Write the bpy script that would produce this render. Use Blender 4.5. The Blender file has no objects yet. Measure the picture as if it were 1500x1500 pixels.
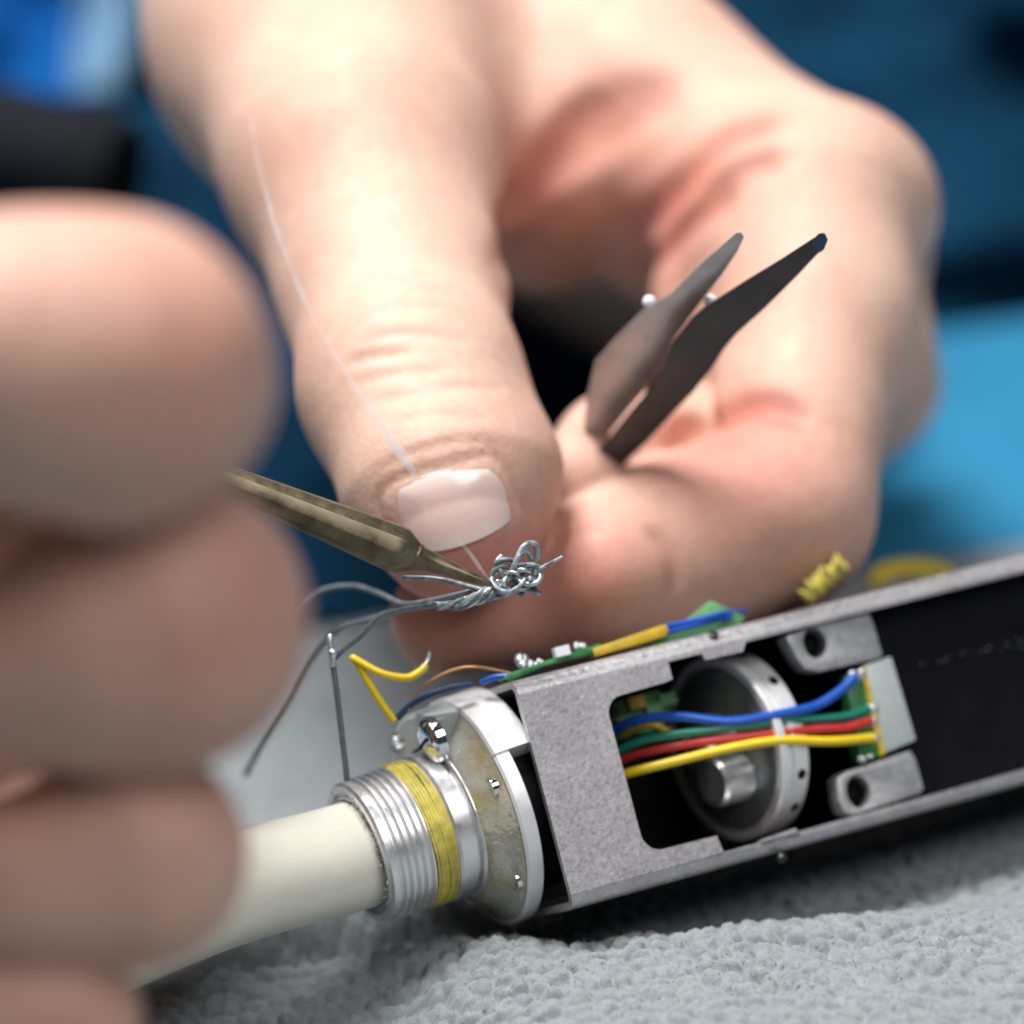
import bpy, bmesh, math, random
import numpy as np
from mathutils import Vector, Matrix
from mathutils.geometry import tessellate_polygon
random.seed(7); RNG = np.random.default_rng(7)
S = 0.001                                   # all lengths below are millimetres
# ------------------------------------------------------------------ camera
D, HALF = 360.0, 50.0                       # lens to focus distance, half the field there
K = HALF / D
TH, PI_ = math.radians(8.0), math.radians(17.5)
Zw = np.array([-math.sin(TH)*math.cos(PI_), math.cos(TH)*math.cos(PI_), math.sin(PI_)])
f = np.array([0, 0, -1.0]); Yw = f - (f @ Zw)*Zw; Yw /= np.linalg.norm(Yw)
Xw = np.cross(Yw, Zw)
RW = np.array([Xw, Yw, Zw])                 # lens frame -> table frame
CAM_H = 155.0
OFF = np.array([0, 0, CAM_H])
def W(c): return (np.asarray(c, float) @ RW.T + OFF)*S
def Winv(w): return (np.asarray(w, float)/S - OFF) @ RW
def P(px, py, d):                           # a sight line of the 1500 px picture at depth d past the focus plane
    s = (D + d)*K/750
    return np.array([(px - 750)*s, (750 - py)*s, -(D + d)])
def rad(pxr, d): return pxr*(D + d)*K/750
scn = bpy.context.scene; COL = scn.collection
cam = bpy.data.cameras.new('camera'); camo = bpy.data.objects.new('camera', cam); COL.objects.link(camo)
m = Matrix.Identity(4)
for i in range(3):
    for j in range(3): m[i][j] = RW[i, j]
    m[i][3] = OFF[i]*S
camo.matrix_world = m
cam.sensor_width = 36; cam.lens = 18/K; cam.clip_start = .01; cam.clip_end = 50
cam.dof.use_dof = True; cam.dof.focus_distance = (D - 3)*S
cam.dof.aperture_fstop = cam.lens/12.0
scn.camera = camo
# ------------------------------------------------------------------ light
wd = bpy.data.worlds.new('World'); scn.world = wd; wd.use_nodes = True
wd.node_tree.nodes['Background'].inputs[0].default_value = (.86, .93, 1, 1)
wd.node_tree.nodes['Background'].inputs[1].default_value = .04
def area(name, loc, aim, size, power, col, sy=None):
    l = bpy.data.lights.new(name, 'AREA'); l.energy = power; l.color = col
    l.shape = 'RECTANGLE'; l.size = size; l.size_y = sy or size
    o = bpy.data.objects.new(name, l); COL.objects.link(o); o.location = loc
    o.rotation_euler = (Vector(aim) - Vector(loc)).to_track_quat('-Z', 'Y').to_euler()
CTR = W(P(750, 800, 10))
area('ceiling_lamp', CTR + np.array([-.10, .03, .74]), CTR, .36, 11.0, (1, .99, .98), .28)
area('fill_lamp', CTR + np.array([.30, -.44, .52]), CTR, .36, 2.4, (1, .98, .97))  # fill added to brighten the sides that face the lens
scn.view_settings.view_transform = 'Standard'; scn.view_settings.look = 'None'
scn.view_settings.exposure = 0; scn.view_settings.gamma = 1
scn.cycles.volume_bounces = 2
scn.cycles.max_bounces = 10; scn.cycles.transparent_max_bounces = 12
scn.cycles.sample_clamp_indirect = 6; scn.cycles.caustics_reflective = False
# ------------------------------------------------------------------ materials
class Mat:
    def __init__(s, name, col=(.5, .5, .5), rough=.5, metal=0, **kw):
        s.m = bpy.data.materials.new(name); s.m.use_nodes = True
        s.t = s.m.node_tree; s.N = s.t.nodes; s.b = s.N['Principled BSDF']; s.out = s.N['Material Output']
        s.set('Base Color', (*col, 1)); s.set('Roughness', rough); s.set('Metallic', metal)
        for k_, v in kw.items(): s.set(k_.replace('_', ' '), v)
    def set(s, k_, v): s.b.inputs[k_].default_value = v
    def link(s, a, b): s.t.links.new(a, b)
    def co(s):
        if not hasattr(s, '_c'): s._c = s.N.new('ShaderNodeNewGeometry').outputs['Position']
        return s._c
    def noise(s, sc, det=4, rough=.6, stretch=None):
        n = s.N.new('ShaderNodeTexNoise'); n.inputs['Scale'].default_value = sc
        n.inputs['Detail'].default_value = det; n.inputs['Roughness'].default_value = rough
        if stretch is not None:
            mp = s.N.new('ShaderNodeMapping'); mp.inputs['Scale'].default_value = stretch
            s.link(s.co(), mp.inputs['Vector']); s.link(mp.outputs[0], n.inputs['Vector'])
        else: s.link(s.co(), n.inputs['Vector'])
        return n.outputs['Fac']
    def voro(s, sc, feat='F1'):
        n = s.N.new('ShaderNodeTexVoronoi'); n.inputs['Scale'].default_value = sc; n.feature = feat
        s.link(s.co(), n.inputs['Vector']); return n.outputs['Distance']
    def ramp(s, fac, stops):
        r = s.N.new('ShaderNodeValToRGB'); e = r.color_ramp.elements
        while len(e) < len(stops): e.new(.5)
        for q, (p_, c) in zip(e, stops): q.position = p_; q.color = (*c, 1) if len(c) == 3 else c
        s.link(fac, r.inputs[0]); return r.outputs[0]
    def mix(s, fac, a, b, mode='MIX'):
        x = s.N.new('ShaderNodeMix'); x.data_type = 'RGBA'; x.blend_type = mode
        for inp, v in ((x.inputs['Factor'], fac), (x.inputs['A'], a), (x.inputs['B'], b)):
            if hasattr(v, 'node'): s.link(v, inp)
            elif isinstance(v, (int, float)): inp.default_value = v
            else: inp.default_value = (*v, 1)
        # colour sockets share names with float ones: pick them by type
        return x
    def color(s, out): s.link(out, s.b.inputs['Base Color']); return s
    def bump(s, fac, dist, strength=1.0):
        b = s.N.new('ShaderNodeBump'); b.inputs['Distance'].default_value = dist; b.inputs['Strength'].default_value = strength
        s.link(fac, b.inputs['Height'])
        if getattr(s, '_b', None): s.link(s._b, b.inputs['Normal'])
        s._b = b.outputs[0]; s.link(s._b, s.b.inputs['Normal']); return s
    def rough(s, fac, a, b):
        r = s.N.new('ShaderNodeMapRange'); r.inputs['To Min'].default_value = a; r.inputs['To Max'].default_value = b
        r.inputs['From Min'].default_value = .3; r.inputs['From Max'].default_value = .7
        s.link(fac, r.inputs[0]); s.link(r.outputs[0], s.b.inputs['Roughness']); return s
def cmix(M, fac, a, b, mode='MIX'):
    x = M.N.new('ShaderNodeMix'); x.data_type = 'RGBA'; x.blend_type = mode
    ins = [i for i in x.inputs if i.type == 'RGBA']; fc = x.inputs[0]
    out = [o for o in x.outputs if o.type == 'RGBA'][0]
    for inp, v in ((fc, fac), (ins[0], a), (ins[1], b)):
        if isinstance(v, bpy.types.NodeSocket): M.link(v, inp)
        elif isinstance(v, (int, float)): inp.default_value = v
        else: inp.default_value = (*v, 1)
    return out
MT = {}
def make_skin(name, base, red, sss=.4):
    s = Mat(name, base, .48)
    n1 = s.noise(90, 4); n2 = s.noise(700, 3)
    at = s.N.new('ShaderNodeAttribute'); at.attribute_name = 'flush'
    c = s.ramp(n1, [(.3, tuple(x*.93 for x in base)), (.7, tuple(min(1, x*1.05) for x in base))])
    c = cmix(s, at.outputs['Fac'], c, red)
    c = cmix(s, s.ramp(s.noise(55, 5, .65), [(.42, (0, 0, 0)), (.72, (.30, .30, .30))]), c, red)
    sp = s.ramp(n2, [(.35, (.9, .86, .84)), (.6, (1, 1, 1))])
    c = cmix(s, .6, c, sp, 'MULTIPLY'); s.color(c)
    s.set('Subsurface Weight', sss); s.set('Subsurface Radius', (.0028, .0009, .0005)); s.set('Subsurface Scale', 1.0)
    s.set('Specular IOR Level', .34)
    s.bump(s.noise(260, 3), .0005, .2); s.bump(s.voro(1700), .00009, .4)
    s.rough(s.noise(400), .48, .64)
    return s.m
MT['skin'] = make_skin('skin', (.68, .465, .365), (.56, .19, .145))
MT['skin2'] = make_skin('skin_near_hand', (.62, .375, .29), (.54, .22, .16), .2)
nm = Mat('nail', (.84, .66, .64), .3); nm.set('Subsurface Weight', .3); nm.set('Subsurface Radius', (.002, .001, .0008)); nm.set('Subsurface Scale', 1.)
nm.set('Coat Weight', .6); na = nm.N.new('ShaderNodeAttribute'); na.attribute_name = 'edge'; nm.color(nm.ramp(na.outputs['Fac'], [(.0, (.84, .66, .62)), (.25, (.79, .55, .50)), (.8, (.79, .55, .50)), (.95, (.82, .64, .57))])); nm.bump(nm.noise(1200, 2), .0001, .3); MT['nail'] = nm.m
h = Mat('brushed_sheet', (.56, .545, .57), .42, .72)
fl = h.noise(1600, 5, .75)
h.color(cmix(h, .8, h.ramp(h.noise(260, 3), [(.3, (.455, .445, .46)), (.7, (.555, .545, .56))]), h.ramp(fl, [(.34, (.80, .78, .80)), (.5, (.97, .96, .97)), (.62, (1.05, 1.05, 1.05)), (.70, (1.75, 1.75, 1.75))]), 'MULTIPLY'))
h.rough(h.noise(1800, 4), .27, .55); h.bump(h.noise(2300, 4, .7), .00007, .5); MT['sheet'] = h.m
def simple(key, col, rough=.5, metal=0, var=.12, sc=300, bump=.0, bsc=900, **kw):
    s = Mat(key, col, rough, metal, **kw)
    if var: s.color(s.ramp(s.noise(sc, 4), [(.28, tuple(x*(1 - var) for x in col)), (.72, tuple(min(1, x*(1 + var)) for x in col))]))
    if bump: s.bump(s.noise(bsc, 4), bump, .6)
    s.rough(s.noise(sc*2), rough*.8, min(1, rough*1.25)); MT[key] = s.m; return s
simple('bright_metal', (.86, .86, .87), .33, .85, .06, 500, .000012, 1500)
simple('plate_metal', (.84, .84, .85), .42, .35, .06, 400, .00001, 1200)
simple('chrome', (.82, .82, .84), .08, 1, .02)
simple('white_rim', (.86, .86, .86), .34, .25, .05, 500, .00001)
simple('bracket', (.42, .42, .43), .5, .55, .2, 900, .0001, 1600)
simple('capsule_gray', (.36, .38, .375), .26, .7, .15, 300)
simple('black', (.004, .004, .005), .6, 0, .3, Specular_IOR_Level=.12)
simple('dark_rubber', (.008, .010, .013), .85, 0, .3, Specular_IOR_Level=.15)
simple('dark_metal', (.045, .045, .048), .38, .5, .3, 500)
simple('pcb', (.03, .20, .055), .35, 0, .4, 700, .0001)
simple('pcb_pale', (.12, .32, .13), .4, 0, .3, 700)
simple('yellow', (.80, .58, .015), .34, 0, .06, 600, Coat_Weight=.2)
simple('ochre', (.62, .42, .03), .4, 0, .25, 700)
simple('blue', (.008, .085, .46), .33, 0, .08, Coat_Weight=.2)
simple('green', (.01, .20, .14), .33, 0, .08, Coat_Weight=.2)
simple('red', (.52, .03, .035), .35, 0, .15, 250, Coat_Weight=.2)
simple('winding', (.62, .53, .11), .42, 0, .35, 500, .0002, 1500)
simple('cable', (.83, .81, .70), .40, 0, .04, 120, .00008, 900)
simple('ceramic', (.78, .80, .84), .4, 0, .05)
simple('solder', (.60, .63, .64), .34, .75, .3, 900, .0001, 2000)
simple('gray_wire', (.16, .19, .21), .42, .2, .35, 700)
simple('strand', (.34, .39, .41), .48, .4, .75, 1300, .00008, 2500)
simple('copper', (.45, .24, .10), .35, .8, .2)
simple('tarnish', (.15, .125, .078), .36, .65, .55, 380, .00002, 1500)
simple('tweezer_light', (.46, .45, .445), .34, .45, .2, 300)
simple('tweezer_dark_reflect', (.05, .049, .048), .36, .5, .3, 300)  # this blade's dark reflection is put into its base color
simple('tweezer_tip', (.02, .06, .14), .35, .3, .1)
simple('lint', (.45, .48, .48), .85, 0, .6, 900)
simple('handle', (.02, .05, .12), .5)
g = Mat('glass_block', (.62, .68, .68), .18); g.set('Transmission Weight', .35); g.set('IOR', 1.45)
g.rough(g.noise(900), .12, .4); g.bump(g.noise(600), .0001, .4); MT['glass'] = g.m
g = Mat('resin', (.66, .63, .44), .16); g.set('Metallic', .35); g.set('Coat Weight', .6)
g.color(g.ramp(g.noise(260, 4), [(.25, (.50, .42, .16)), (.5, (.60, .58, .46)), (.72, (.64, .66, .64))]))
g.bump(g.noise(420, 3), .0006, .5); MT['resin'] = g.m
g = Mat('frosted_cover', (.60, .67, .68), .22); g.set('Transmission Weight', .25); g.set('Coat Weight', .4)
g.color(g.ramp(g.noise(330, 4), [(.3, (.50, .58, .60)), (.7, (.66, .72, .73))])); g.bump(g.noise(300), .0003, .3); MT['cover'] = g.m
t = Mat('towel_pile', (.40, .455, .47), .95)
t.color(cmix(t, 1, t.ramp(t.noise(900, 5, .7), [(.3, (.165, .192, .206)), (.7, (.275, .308, .322))]), t.ramp(t.noise(60, 3), [(.3, (.92, .92, .92)), (.7, (1, 1, 1))]), 'MULTIPLY'))
t.set('Sheen Weight', .35); t.set('Sheen Roughness', .6); t.bump(t.noise(3000, 3, .6), .00012, .6); MT['towel'] = t.m
t = Mat('mat_blue', (.03, .22, .38), .6); t.color(t.ramp(t.noise(25, 3), [(.3, (.016, .18, .34)), (.7, (.024, .225, .40))])); t.bump(t.noise(900, 4), .0002, .5); MT['mat'] = t.m
t = Mat('navy_cloth', (.012, .05, .10), .9, Specular_IOR_Level=.08); t.color(t.ramp(t.noise(30, 3), [(.3, (.0014, .015, .035)), (.7, (.005, .05, .105))])); t.bump(t.noise(1500, 4), .0004, .6); MT['navy'] = t.m
t = Mat('royal_cloth', (.005, .10, .36), .9, Specular_IOR_Level=.1); t.color(t.ramp(t.noise(40, 3), [(.3, (.004, .08, .30)), (.7, (.007, .12, .42))])); t.bump(t.noise(1500, 4), .0004, .6); MT['royal'] = t.m
t = Mat('pale_cloth', (.16, .30, .45), .9); t.bump(t.noise(1500, 4), .0004, .6); MT['pale'] = t.m
v = bpy.data.materials.new('smoke'); v.use_nodes = True
for n in list(v.node_tree.nodes):
    if n.type == 'BSDF_PRINCIPLED': v.node_tree.nodes.remove(n)
pv = v.node_tree.nodes.new('ShaderNodeVolumePrincipled'); pv.inputs['Color'].default_value = (.95, .97, 1, 1)
pv.inputs['Density'].default_value = 800; pv.inputs['Anisotropy'].default_value = .1
sn = v.node_tree.nodes.new('ShaderNodeTexNoise'); sn.inputs['Scale'].default_value = 220; sn.inputs['Detail'].default_value = 3
sg = v.node_tree.nodes.new('ShaderNodeNewGeometry'); sr = v.node_tree.nodes.new('ShaderNodeMapRange')
sr.inputs['From Min'].default_value = .3; sr.inputs['From Max'].default_value = .7; sr.inputs['To Min'].default_value = 250; sr.inputs['To Max'].default_value = 950
v.node_tree.links.new(sg.outputs['Position'], sn.inputs['Vector']); v.node_tree.links.new(sn.outputs['Fac'], sr.inputs[0]); v.node_tree.links.new(sr.outputs[0], pv.inputs['Density'])
v.node_tree.links.new(pv.outputs[0], v.node_tree.nodes['Material Output'].inputs['Volume']); MT['smoke'] = v
# ------------------------------------------------------------------ mesh helpers
def unit(a): a = np.asarray(a, float); return a/np.linalg.norm(a)
class MB:
    def __init__(s): s.v = []; s.f = []
    def add(s, vs, fs):
        o = len(s.v); s.v += [tuple(x) for x in vs]; s.f += [tuple(i + o for i in q) for q in fs]; return s
    def tube(s, pts, r, seg=10, caps=True):
        pts = [np.asarray(p, float) for p in pts]; n = len(pts)
        r = [r]*n if np.isscalar(r) else list(r)
        T = [unit(pts[min(i + 1, n - 1)] - pts[max(i - 1, 0)]) for i in range(n)]
        a = unit(np.cross(T[0], [.3, .5, .81])); vs = []; fs = []
        for i in range(n):
            a = unit(a - T[i]*(a @ T[i])); b = np.cross(T[i], a)
            for j in range(seg):
                th = 2*math.pi*j/seg; vs.append(pts[i] + r[i]*(a*math.cos(th) + b*math.sin(th)))
        for i in range(n - 1):
            for j in range(seg):
                k2 = (j + 1) % seg; fs.append((i*seg + j, i*seg + k2, (i + 1)*seg + k2, (i + 1)*seg + j))
        if caps:
            for e, i in ((-1, 0), (1, n - 1)):
                c = len(vs); vs.append(pts[i] + T[i]*e*r[i]*.55)
                for j in range(seg):
                    k2 = (j + 1) % seg; q = (i*seg + j, i*seg + k2, c); fs.append(q if e > 0 else q[::-1])
        return s.add(vs, fs)
    def lathe(s, o, ax, up, prof, seg=64, a0=0, a1=360, close=False):
        ax = unit(ax); up = unit(np.asarray(up) - ax*(np.asarray(up) @ ax)); b = np.cross(ax, up)
        full = a1 - a0 >= 360; n = seg if full else seg + 1; vs = []; fs = []; L = len(prof)
        for j in range(n):
            th = math.radians(a0 + (a1 - a0)*j/seg)
            for (u, r_) in prof: vs.append(o + ax*u + r_*(up*math.cos(th) + b*math.sin(th)))
        for j in range(seg):
            k2 = (j + 1) % n
            for i in range(L if close else L - 1):
                i2 = (i + 1) % L
                fs.append((j*L + i, k2*L + i, k2*L + i2, j*L + i2))
        if not full and close:
            fs.append(tuple(range(L))); fs.append(tuple((n - 1)*L + i for i in range(L))[::-1])
        return s.add(vs, fs)
    def prism(s, loops, fn, w0, w1):        # loops: outer + holes of 2-D points; fn(x, y, w) -> point
        if not isinstance(loops[0][0], (tuple, list, np.ndarray)): loops = [loops]
        flat = [p for l in loops for p in l]; n = len(flat)
        tri = tessellate_polygon([[Vector((p[0], p[1], 0)) for p in l] for l in loops])
        vs = [fn(p[0], p[1], w0) for p in flat] + [fn(p[0], p[1], w1) for p in flat]
        fs = [tuple(t_) for t_ in tri] + [tuple(i + n for i in t_)[::-1] for t_ in tri]
        o = 0
        for l in loops:
            for i in range(len(l)):
                a, b = o + i, o + (i + 1) % len(l); fs.append((a, b, b + n, a + n))
            o += len(l)
        return s.add(vs, fs)
    def ball(s, c, r, seg=12, sq=(1, 1, 1)):
        vs = []; fs = []; R = seg//2
        for i in range(R + 1):
            for j in range(seg):
                a = math.pi*i/R; b = 2*math.pi*j/seg
                vs.append(np.asarray(c) + r*np.array([math.sin(a)*math.cos(b)*sq[0], math.cos(a)*sq[1], math.sin(a)*math.sin(b)*sq[2]]))
        for i in range(R):
            for j in range(seg):
                k2 = (j + 1) % seg; fs.append((i*seg + j, i*seg + k2, (i + 1)*seg + k2, (i + 1)*seg + j))
        return s.add(vs, fs)
    def build(s, name, mat, parent=None, smooth=40, bevel=0):
        me = bpy.data.meshes.new(name)
        wv = W(np.array(s.v)); o = bpy.data.objects.new(name, me)
        org = np.array(parent['org']) if parent is not None else wv.mean(0)
        if parent is None: org[2] = wv[:, 2].min()
        me.from_pydata((wv - org).tolist(), [], s.f); me.update()
        bm = bmesh.new(); bm.from_mesh(me); bmesh.ops.remove_doubles(bm, verts=bm.verts, dist=1e-7)
        bmesh.ops.recalc_face_normals(bm, faces=bm.faces)
        if bevel:
            es = [e for e in bm.edges if e.is_manifold and e.calc_face_angle(0) > .6]
            bmesh.ops.bevel(bm, geom=es, offset=bevel*S, segments=2, profile=.6, affect='EDGES', clamp_overlap=True)
        ang = math.radians(smooth)
        for fa in bm.faces: fa.smooth = True
        for e in bm.edges: e.smooth = e.is_manifold and e.calc_face_angle(0) < ang
        bm.to_mesh(me); bm.free()
        me.materials.append(MT[mat] if isinstance(mat, str) else mat); COL.objects.link(o)
        if parent is not None: o.parent = parent; o['org'] = list(org)
        else: o.location = org; o['org'] = list(org)
        return o
def tag(o, label=None, cat=None, group=None, kind=None):
    for k_, v_ in (('label', label), ('category', cat), ('group', group), ('kind', kind)):
        if v_: o[k_] = v_
    return o
def empty(name, at_cam, label, cat, group=None):
    o = bpy.data.objects.new(name, None); COL.objects.link(o); w = W(at_cam); o.location = w; o['org'] = list(w)
    o.empty_display_size = .01
    return tag(o, label, cat, group)
def spline(pts, n=8):                       # Catmull-Rom through points (any dimension)
    p = [np.asarray(q, float) for q in pts]; p = [2*p[0] - p[1]] + p + [2*p[-1] - p[-2]]; out = []
    for i in range(1, len(p) - 2):
        for j in range(n):
            t_ = j/n
            out.append(.5*(2*p[i] + (p[i+1] - p[i-1])*t_ + (2*p[i-1] - 5*p[i] + 4*p[i+1] - p[i+2])*t_**2 + (3*p[i] - p[i-1] - 3*p[i+1] + p[i+2])*t_**3))
    out.append(p[-2]); return out
def wire(pts, pxr, seg=10, n=8):            # pts: (px, py, d)
    q = spline(pts, n); return [P(*x) for x in q], pxr
# ------------------------------------------------------------------ implicit surfaces for the hands
def seg_sdf(X, a, b, ra, rb):
    ab = b - a; t_ = np.clip(((X - a) @ ab)/(ab @ ab), 0, 1)
    return np.linalg.norm(X - a - t_[:, None]*ab, axis=1) - (ra + (rb - ra)*t_)
def smin(a, b, k_):
    h_ = np.maximum(k_ - np.abs(a - b), 0)/k_; return np.minimum(a, b) - h_*h_*k_*.25
class Chain:
    def __init__(s, pts, k_=4.0): s.p = [P(*q[:3]) for q in pts]; s.r = [rad(q[3], q[2]) for q in pts]; s.k = k_
    def __call__(s, X):
        d_ = None
        for i in range(len(s.p) - 1):
            e = seg_sdf(X, s.p[i], s.p[i+1], s.r[i], s.r[i+1]); d_ = e if d_ is None else smin(d_, e, s.k)
        return d_
class Blob:
    def __init__(s, q, sq=None): s.c = P(*q[:3]); s.r = rad(q[3], q[2])
    def __call__(s, X): return np.linalg.norm(X - s.c, axis=1) - s.r
class Creases:
    def __init__(s): s.c = []
    def add(s, pts, depth, width): s.c.append((np.array(pts), depth, width))
    def __call__(s, X):
        out = np.zeros(len(X))
        for pts, dep, wid in s.c:
            lo = pts.min(0) - 3*wid; hi = pts.max(0) + 3*wid
            ix = np.nonzero(np.all((X > lo) & (X < hi), axis=1))[0]
            if not len(ix): continue
            Y = X[ix]; dm = np.full(len(ix), 1e9); tp = np.zeros(len(ix)); n = len(pts) - 1
            for i in range(n):
                a, b = pts[i], pts[i+1]; ab = b - a; t_ = np.clip(((Y - a) @ ab)/(ab @ ab + 1e-9), 0, 1)
                d_ = np.linalg.norm(Y - a - t_[:, None]*ab, axis=1); q = d_ < dm; dm[q] = d_[q]; tp[q] = (i + t_[q])/n
            out[ix] += dep*np.exp(-(dm/wid)**2)*np.clip(np.sin(np.pi*np.clip(tp*.94 + .03, 0, 1))*1.6, 0, 1)
        return out
def raymarch(F, px, py, d0=-140, d1=200):
    px = np.atleast_1d(np.asarray(px, float)); py = np.atleast_1d(np.asarray(py, float))
    d_ = np.full(len(px), float(d0))
    for _ in range(90):
        s_ = (D + d_)*K/750; X = np.stack([(px - 750)*s_, (750 - py)*s_, -(D + d_)], 1)
        d_ = np.minimum(d_ + F(X)*.9, d1)
    s_ = (D + d_)*K/750
    return np.stack([(px - 750)*s_, (750 - py)*s_, -(D + d_)], 1), d_
def grad(F, X, e=.15):
    g_ = np.stack([F(X + np.eye(3)[i]*e) - F(X - np.eye(3)[i]*e) for i in range(3)], 1)
    return g_/(np.linalg.norm(g_, axis=1, keepdims=True) + 1e-9)
def surface_net(F, lo, hi, h_):
    lo = np.array(lo, float); n = np.ceil((np.array(hi) - lo)/h_).astype(int) + 1
    ax = [lo[i] + h_*np.arange(n[i]) for i in range(3)]
    V = np.empty(n, np.float32)
    for i in range(n[0]):
        Y, Z = np.meshgrid(ax[1], ax[2], indexing='ij')
        X = np.stack([np.full(Y.size, ax[0][i]), Y.ravel(), Z.ravel()], 1); V[i] = F(X).reshape(n[1], n[2])
    ins = V < 0
    c = [n[0]-1, n[1]-1, n[2]-1]; cnt = np.zeros(c, np.int8)
    for i in (0, 1):
        for j in (0, 1):
            for k_ in (0, 1): cnt += ins[i:i+c[0], j:j+c[1], k_:k_+c[2]]
    act = (cnt > 0) & (cnt < 8); idx = -np.ones(c, np.int64); A = np.argwhere(act); idx[act] = np.arange(len(A))
    acc = np.zeros((len(A), 3)); num = np.zeros(len(A)); off = [(i, j, k_) for i in (0, 1) for j in (0, 1) for k_ in (0, 1)]
    for a in off:
        for axis in range(3):
            if a[axis]: continue
            b = list(a); b[axis] = 1
            va = V[A[:, 0]+a[0], A[:, 1]+a[1], A[:, 2]+a[2]]; vb = V[A[:, 0]+b[0], A[:, 1]+b[1], A[:, 2]+b[2]]
            q = (va < 0) != (vb < 0); t_ = np.where(q, va/(va - vb + 1e-12), 0)
            p_ = np.tile(np.array(a, float), (len(A), 1)); p_[:, axis] = t_
            acc[q] += p_[q]; num[q] += 1
    vs = lo + h_*(A + acc/num[:, None]); fs = []
    for axis in range(3):
        u, w_ = [(1, 2), (2, 0), (0, 1)][axis]
        sl = [slice(None)]*3; s2 = [slice(None)]*3; sl[axis] = slice(0, -1); s2[axis] = slice(1, None)
        a, b = ins[tuple(sl)], ins[tuple(s2)]; E_ = np.argwhere(a != b)
        ok = (E_[:, u] > 0) & (E_[:, w_] > 0) & (E_[:, u] < n[u]-1) & (E_[:, w_] < n[w_]-1); E_ = E_[ok]
        fl_ = a[tuple(E_.T)]
        def g_(du, dw):
            q = E_.copy(); q[:, u] -= du; q[:, w_] -= dw; return idx[tuple(q.T)]
        q = np.stack([g_(1, 1), g_(0, 1), g_(0, 0), g_(1, 0)], 1); q[~fl_] = q[~fl_][:, ::-1]; fs.append(q)
    return vs, np.concatenate(fs)
def skin_mesh(name, F, lo, hi, h_, mat, flush, label, cat, group=None):
    vs, fs = surface_net(F, lo, hi, h_)
    n_ = grad(F, vs, .25); vs = vs - n_*F(vs)[:, None]*.8
    wv = W(vs); org = wv.mean(0); me = bpy.data.meshes.new(name)
    me.from_pydata((wv - org).tolist(), [], fs.tolist()); me.update()
    for p_ in me.polygons: p_.use_smooth = True
    at = me.attributes.new('flush', 'FLOAT', 'POINT'); at.data.foreach_set('value', np.clip(flush(vs), 0, 1).astype(np.float32))
    me.materials.append(MT[mat]); o = bpy.data.objects.new(name, me); COL.objects.link(o); o.location = org; o['org'] = list(org)
    return tag(o, label, cat, group)
# ------------------------------------------------------------------ device frame (u along the housing, v up its front, w towards the lens)
def frame(roll, yaw, tilt):
    cr, sr, cy, sy = math.cos(roll), math.sin(roll), math.cos(yaw), math.sin(yaw)
    ex_ = np.array([cy*cr, cy*sr, -sy]); up = np.array([-sr, cr, 0.]); up = unit(up - ex_*(up @ ex_)); w_ = np.cross(ex_, up)
    ey_ = up*math.cos(tilt) + w_*math.sin(tilt); return ex_, ey_, np.cross(ex_, ey_)
ex, ey, ez = frame(math.radians(12.91), math.radians(22.8), math.radians(-5.05))
O = P(842, 1332, 0); HH = 23.14
def B(u, v, w): return O + ex*u + ey*v + ez*w
def uv(px, py, w=0.):
    r = P(px, py, 0); q = r*(((O + ez*w) @ ez)/(r @ ez)) - O; return (q @ ex, q @ ey)
def BP(px, py, w): u, v_ = uv(px, py, w); return B(u, v_, w)
UR = 75.0
# ------------------------------------------------------------------ setting: bench, backdrop
def heightgrid(xs, ys, fn):
    Xg, Yg = np.meshgrid(xs, ys, indexing='ij'); Z = fn(Xg, Yg); n0, n1 = Xg.shape
    vs = np.stack([Xg, Yg, Z], -1).reshape(-1, 3); i = np.arange(n0*n1).reshape(n0, n1)
    fs = np.stack([i[:-1, :-1], i[1:, :-1], i[1:, 1:], i[:-1, 1:]], -1).reshape(-1, 4); return vs, fs
def grid_obj(name, vs, fs, mat, org=(0, 0, 0)):
    me = bpy.data.meshes.new(name); me.from_pydata(((vs - np.array(org))*S).tolist(), [], fs.tolist()); me.update()
    for p_ in me.polygons: p_.use_smooth = True
    me.materials.append(MT[mat]); o = bpy.data.objects.new(name, me); COL.objects.link(o); o.location = np.array(org)*S
    o['org'] = list(np.array(org)*S); return o
def vnoise(x, y, seed, sc):
    r = np.random.default_rng(seed); T = r.random((64, 64)); x = x/sc; y = y/sc
    xi = np.floor(x).astype(int); yi = np.floor(y).astype(int); fx = x - xi; fy = y - yi
    fx = fx*fx*(3 - 2*fx); fy = fy*fy*(3 - 2*fy); g_ = lambda a, b: T[a % 64, b % 64]
    return (g_(xi, yi)*(1-fx) + g_(xi+1, yi)*fx)*(1-fy) + (g_(xi, yi+1)*(1-fx) + g_(xi+1, yi+1)*fx)*fy - .5
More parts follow.
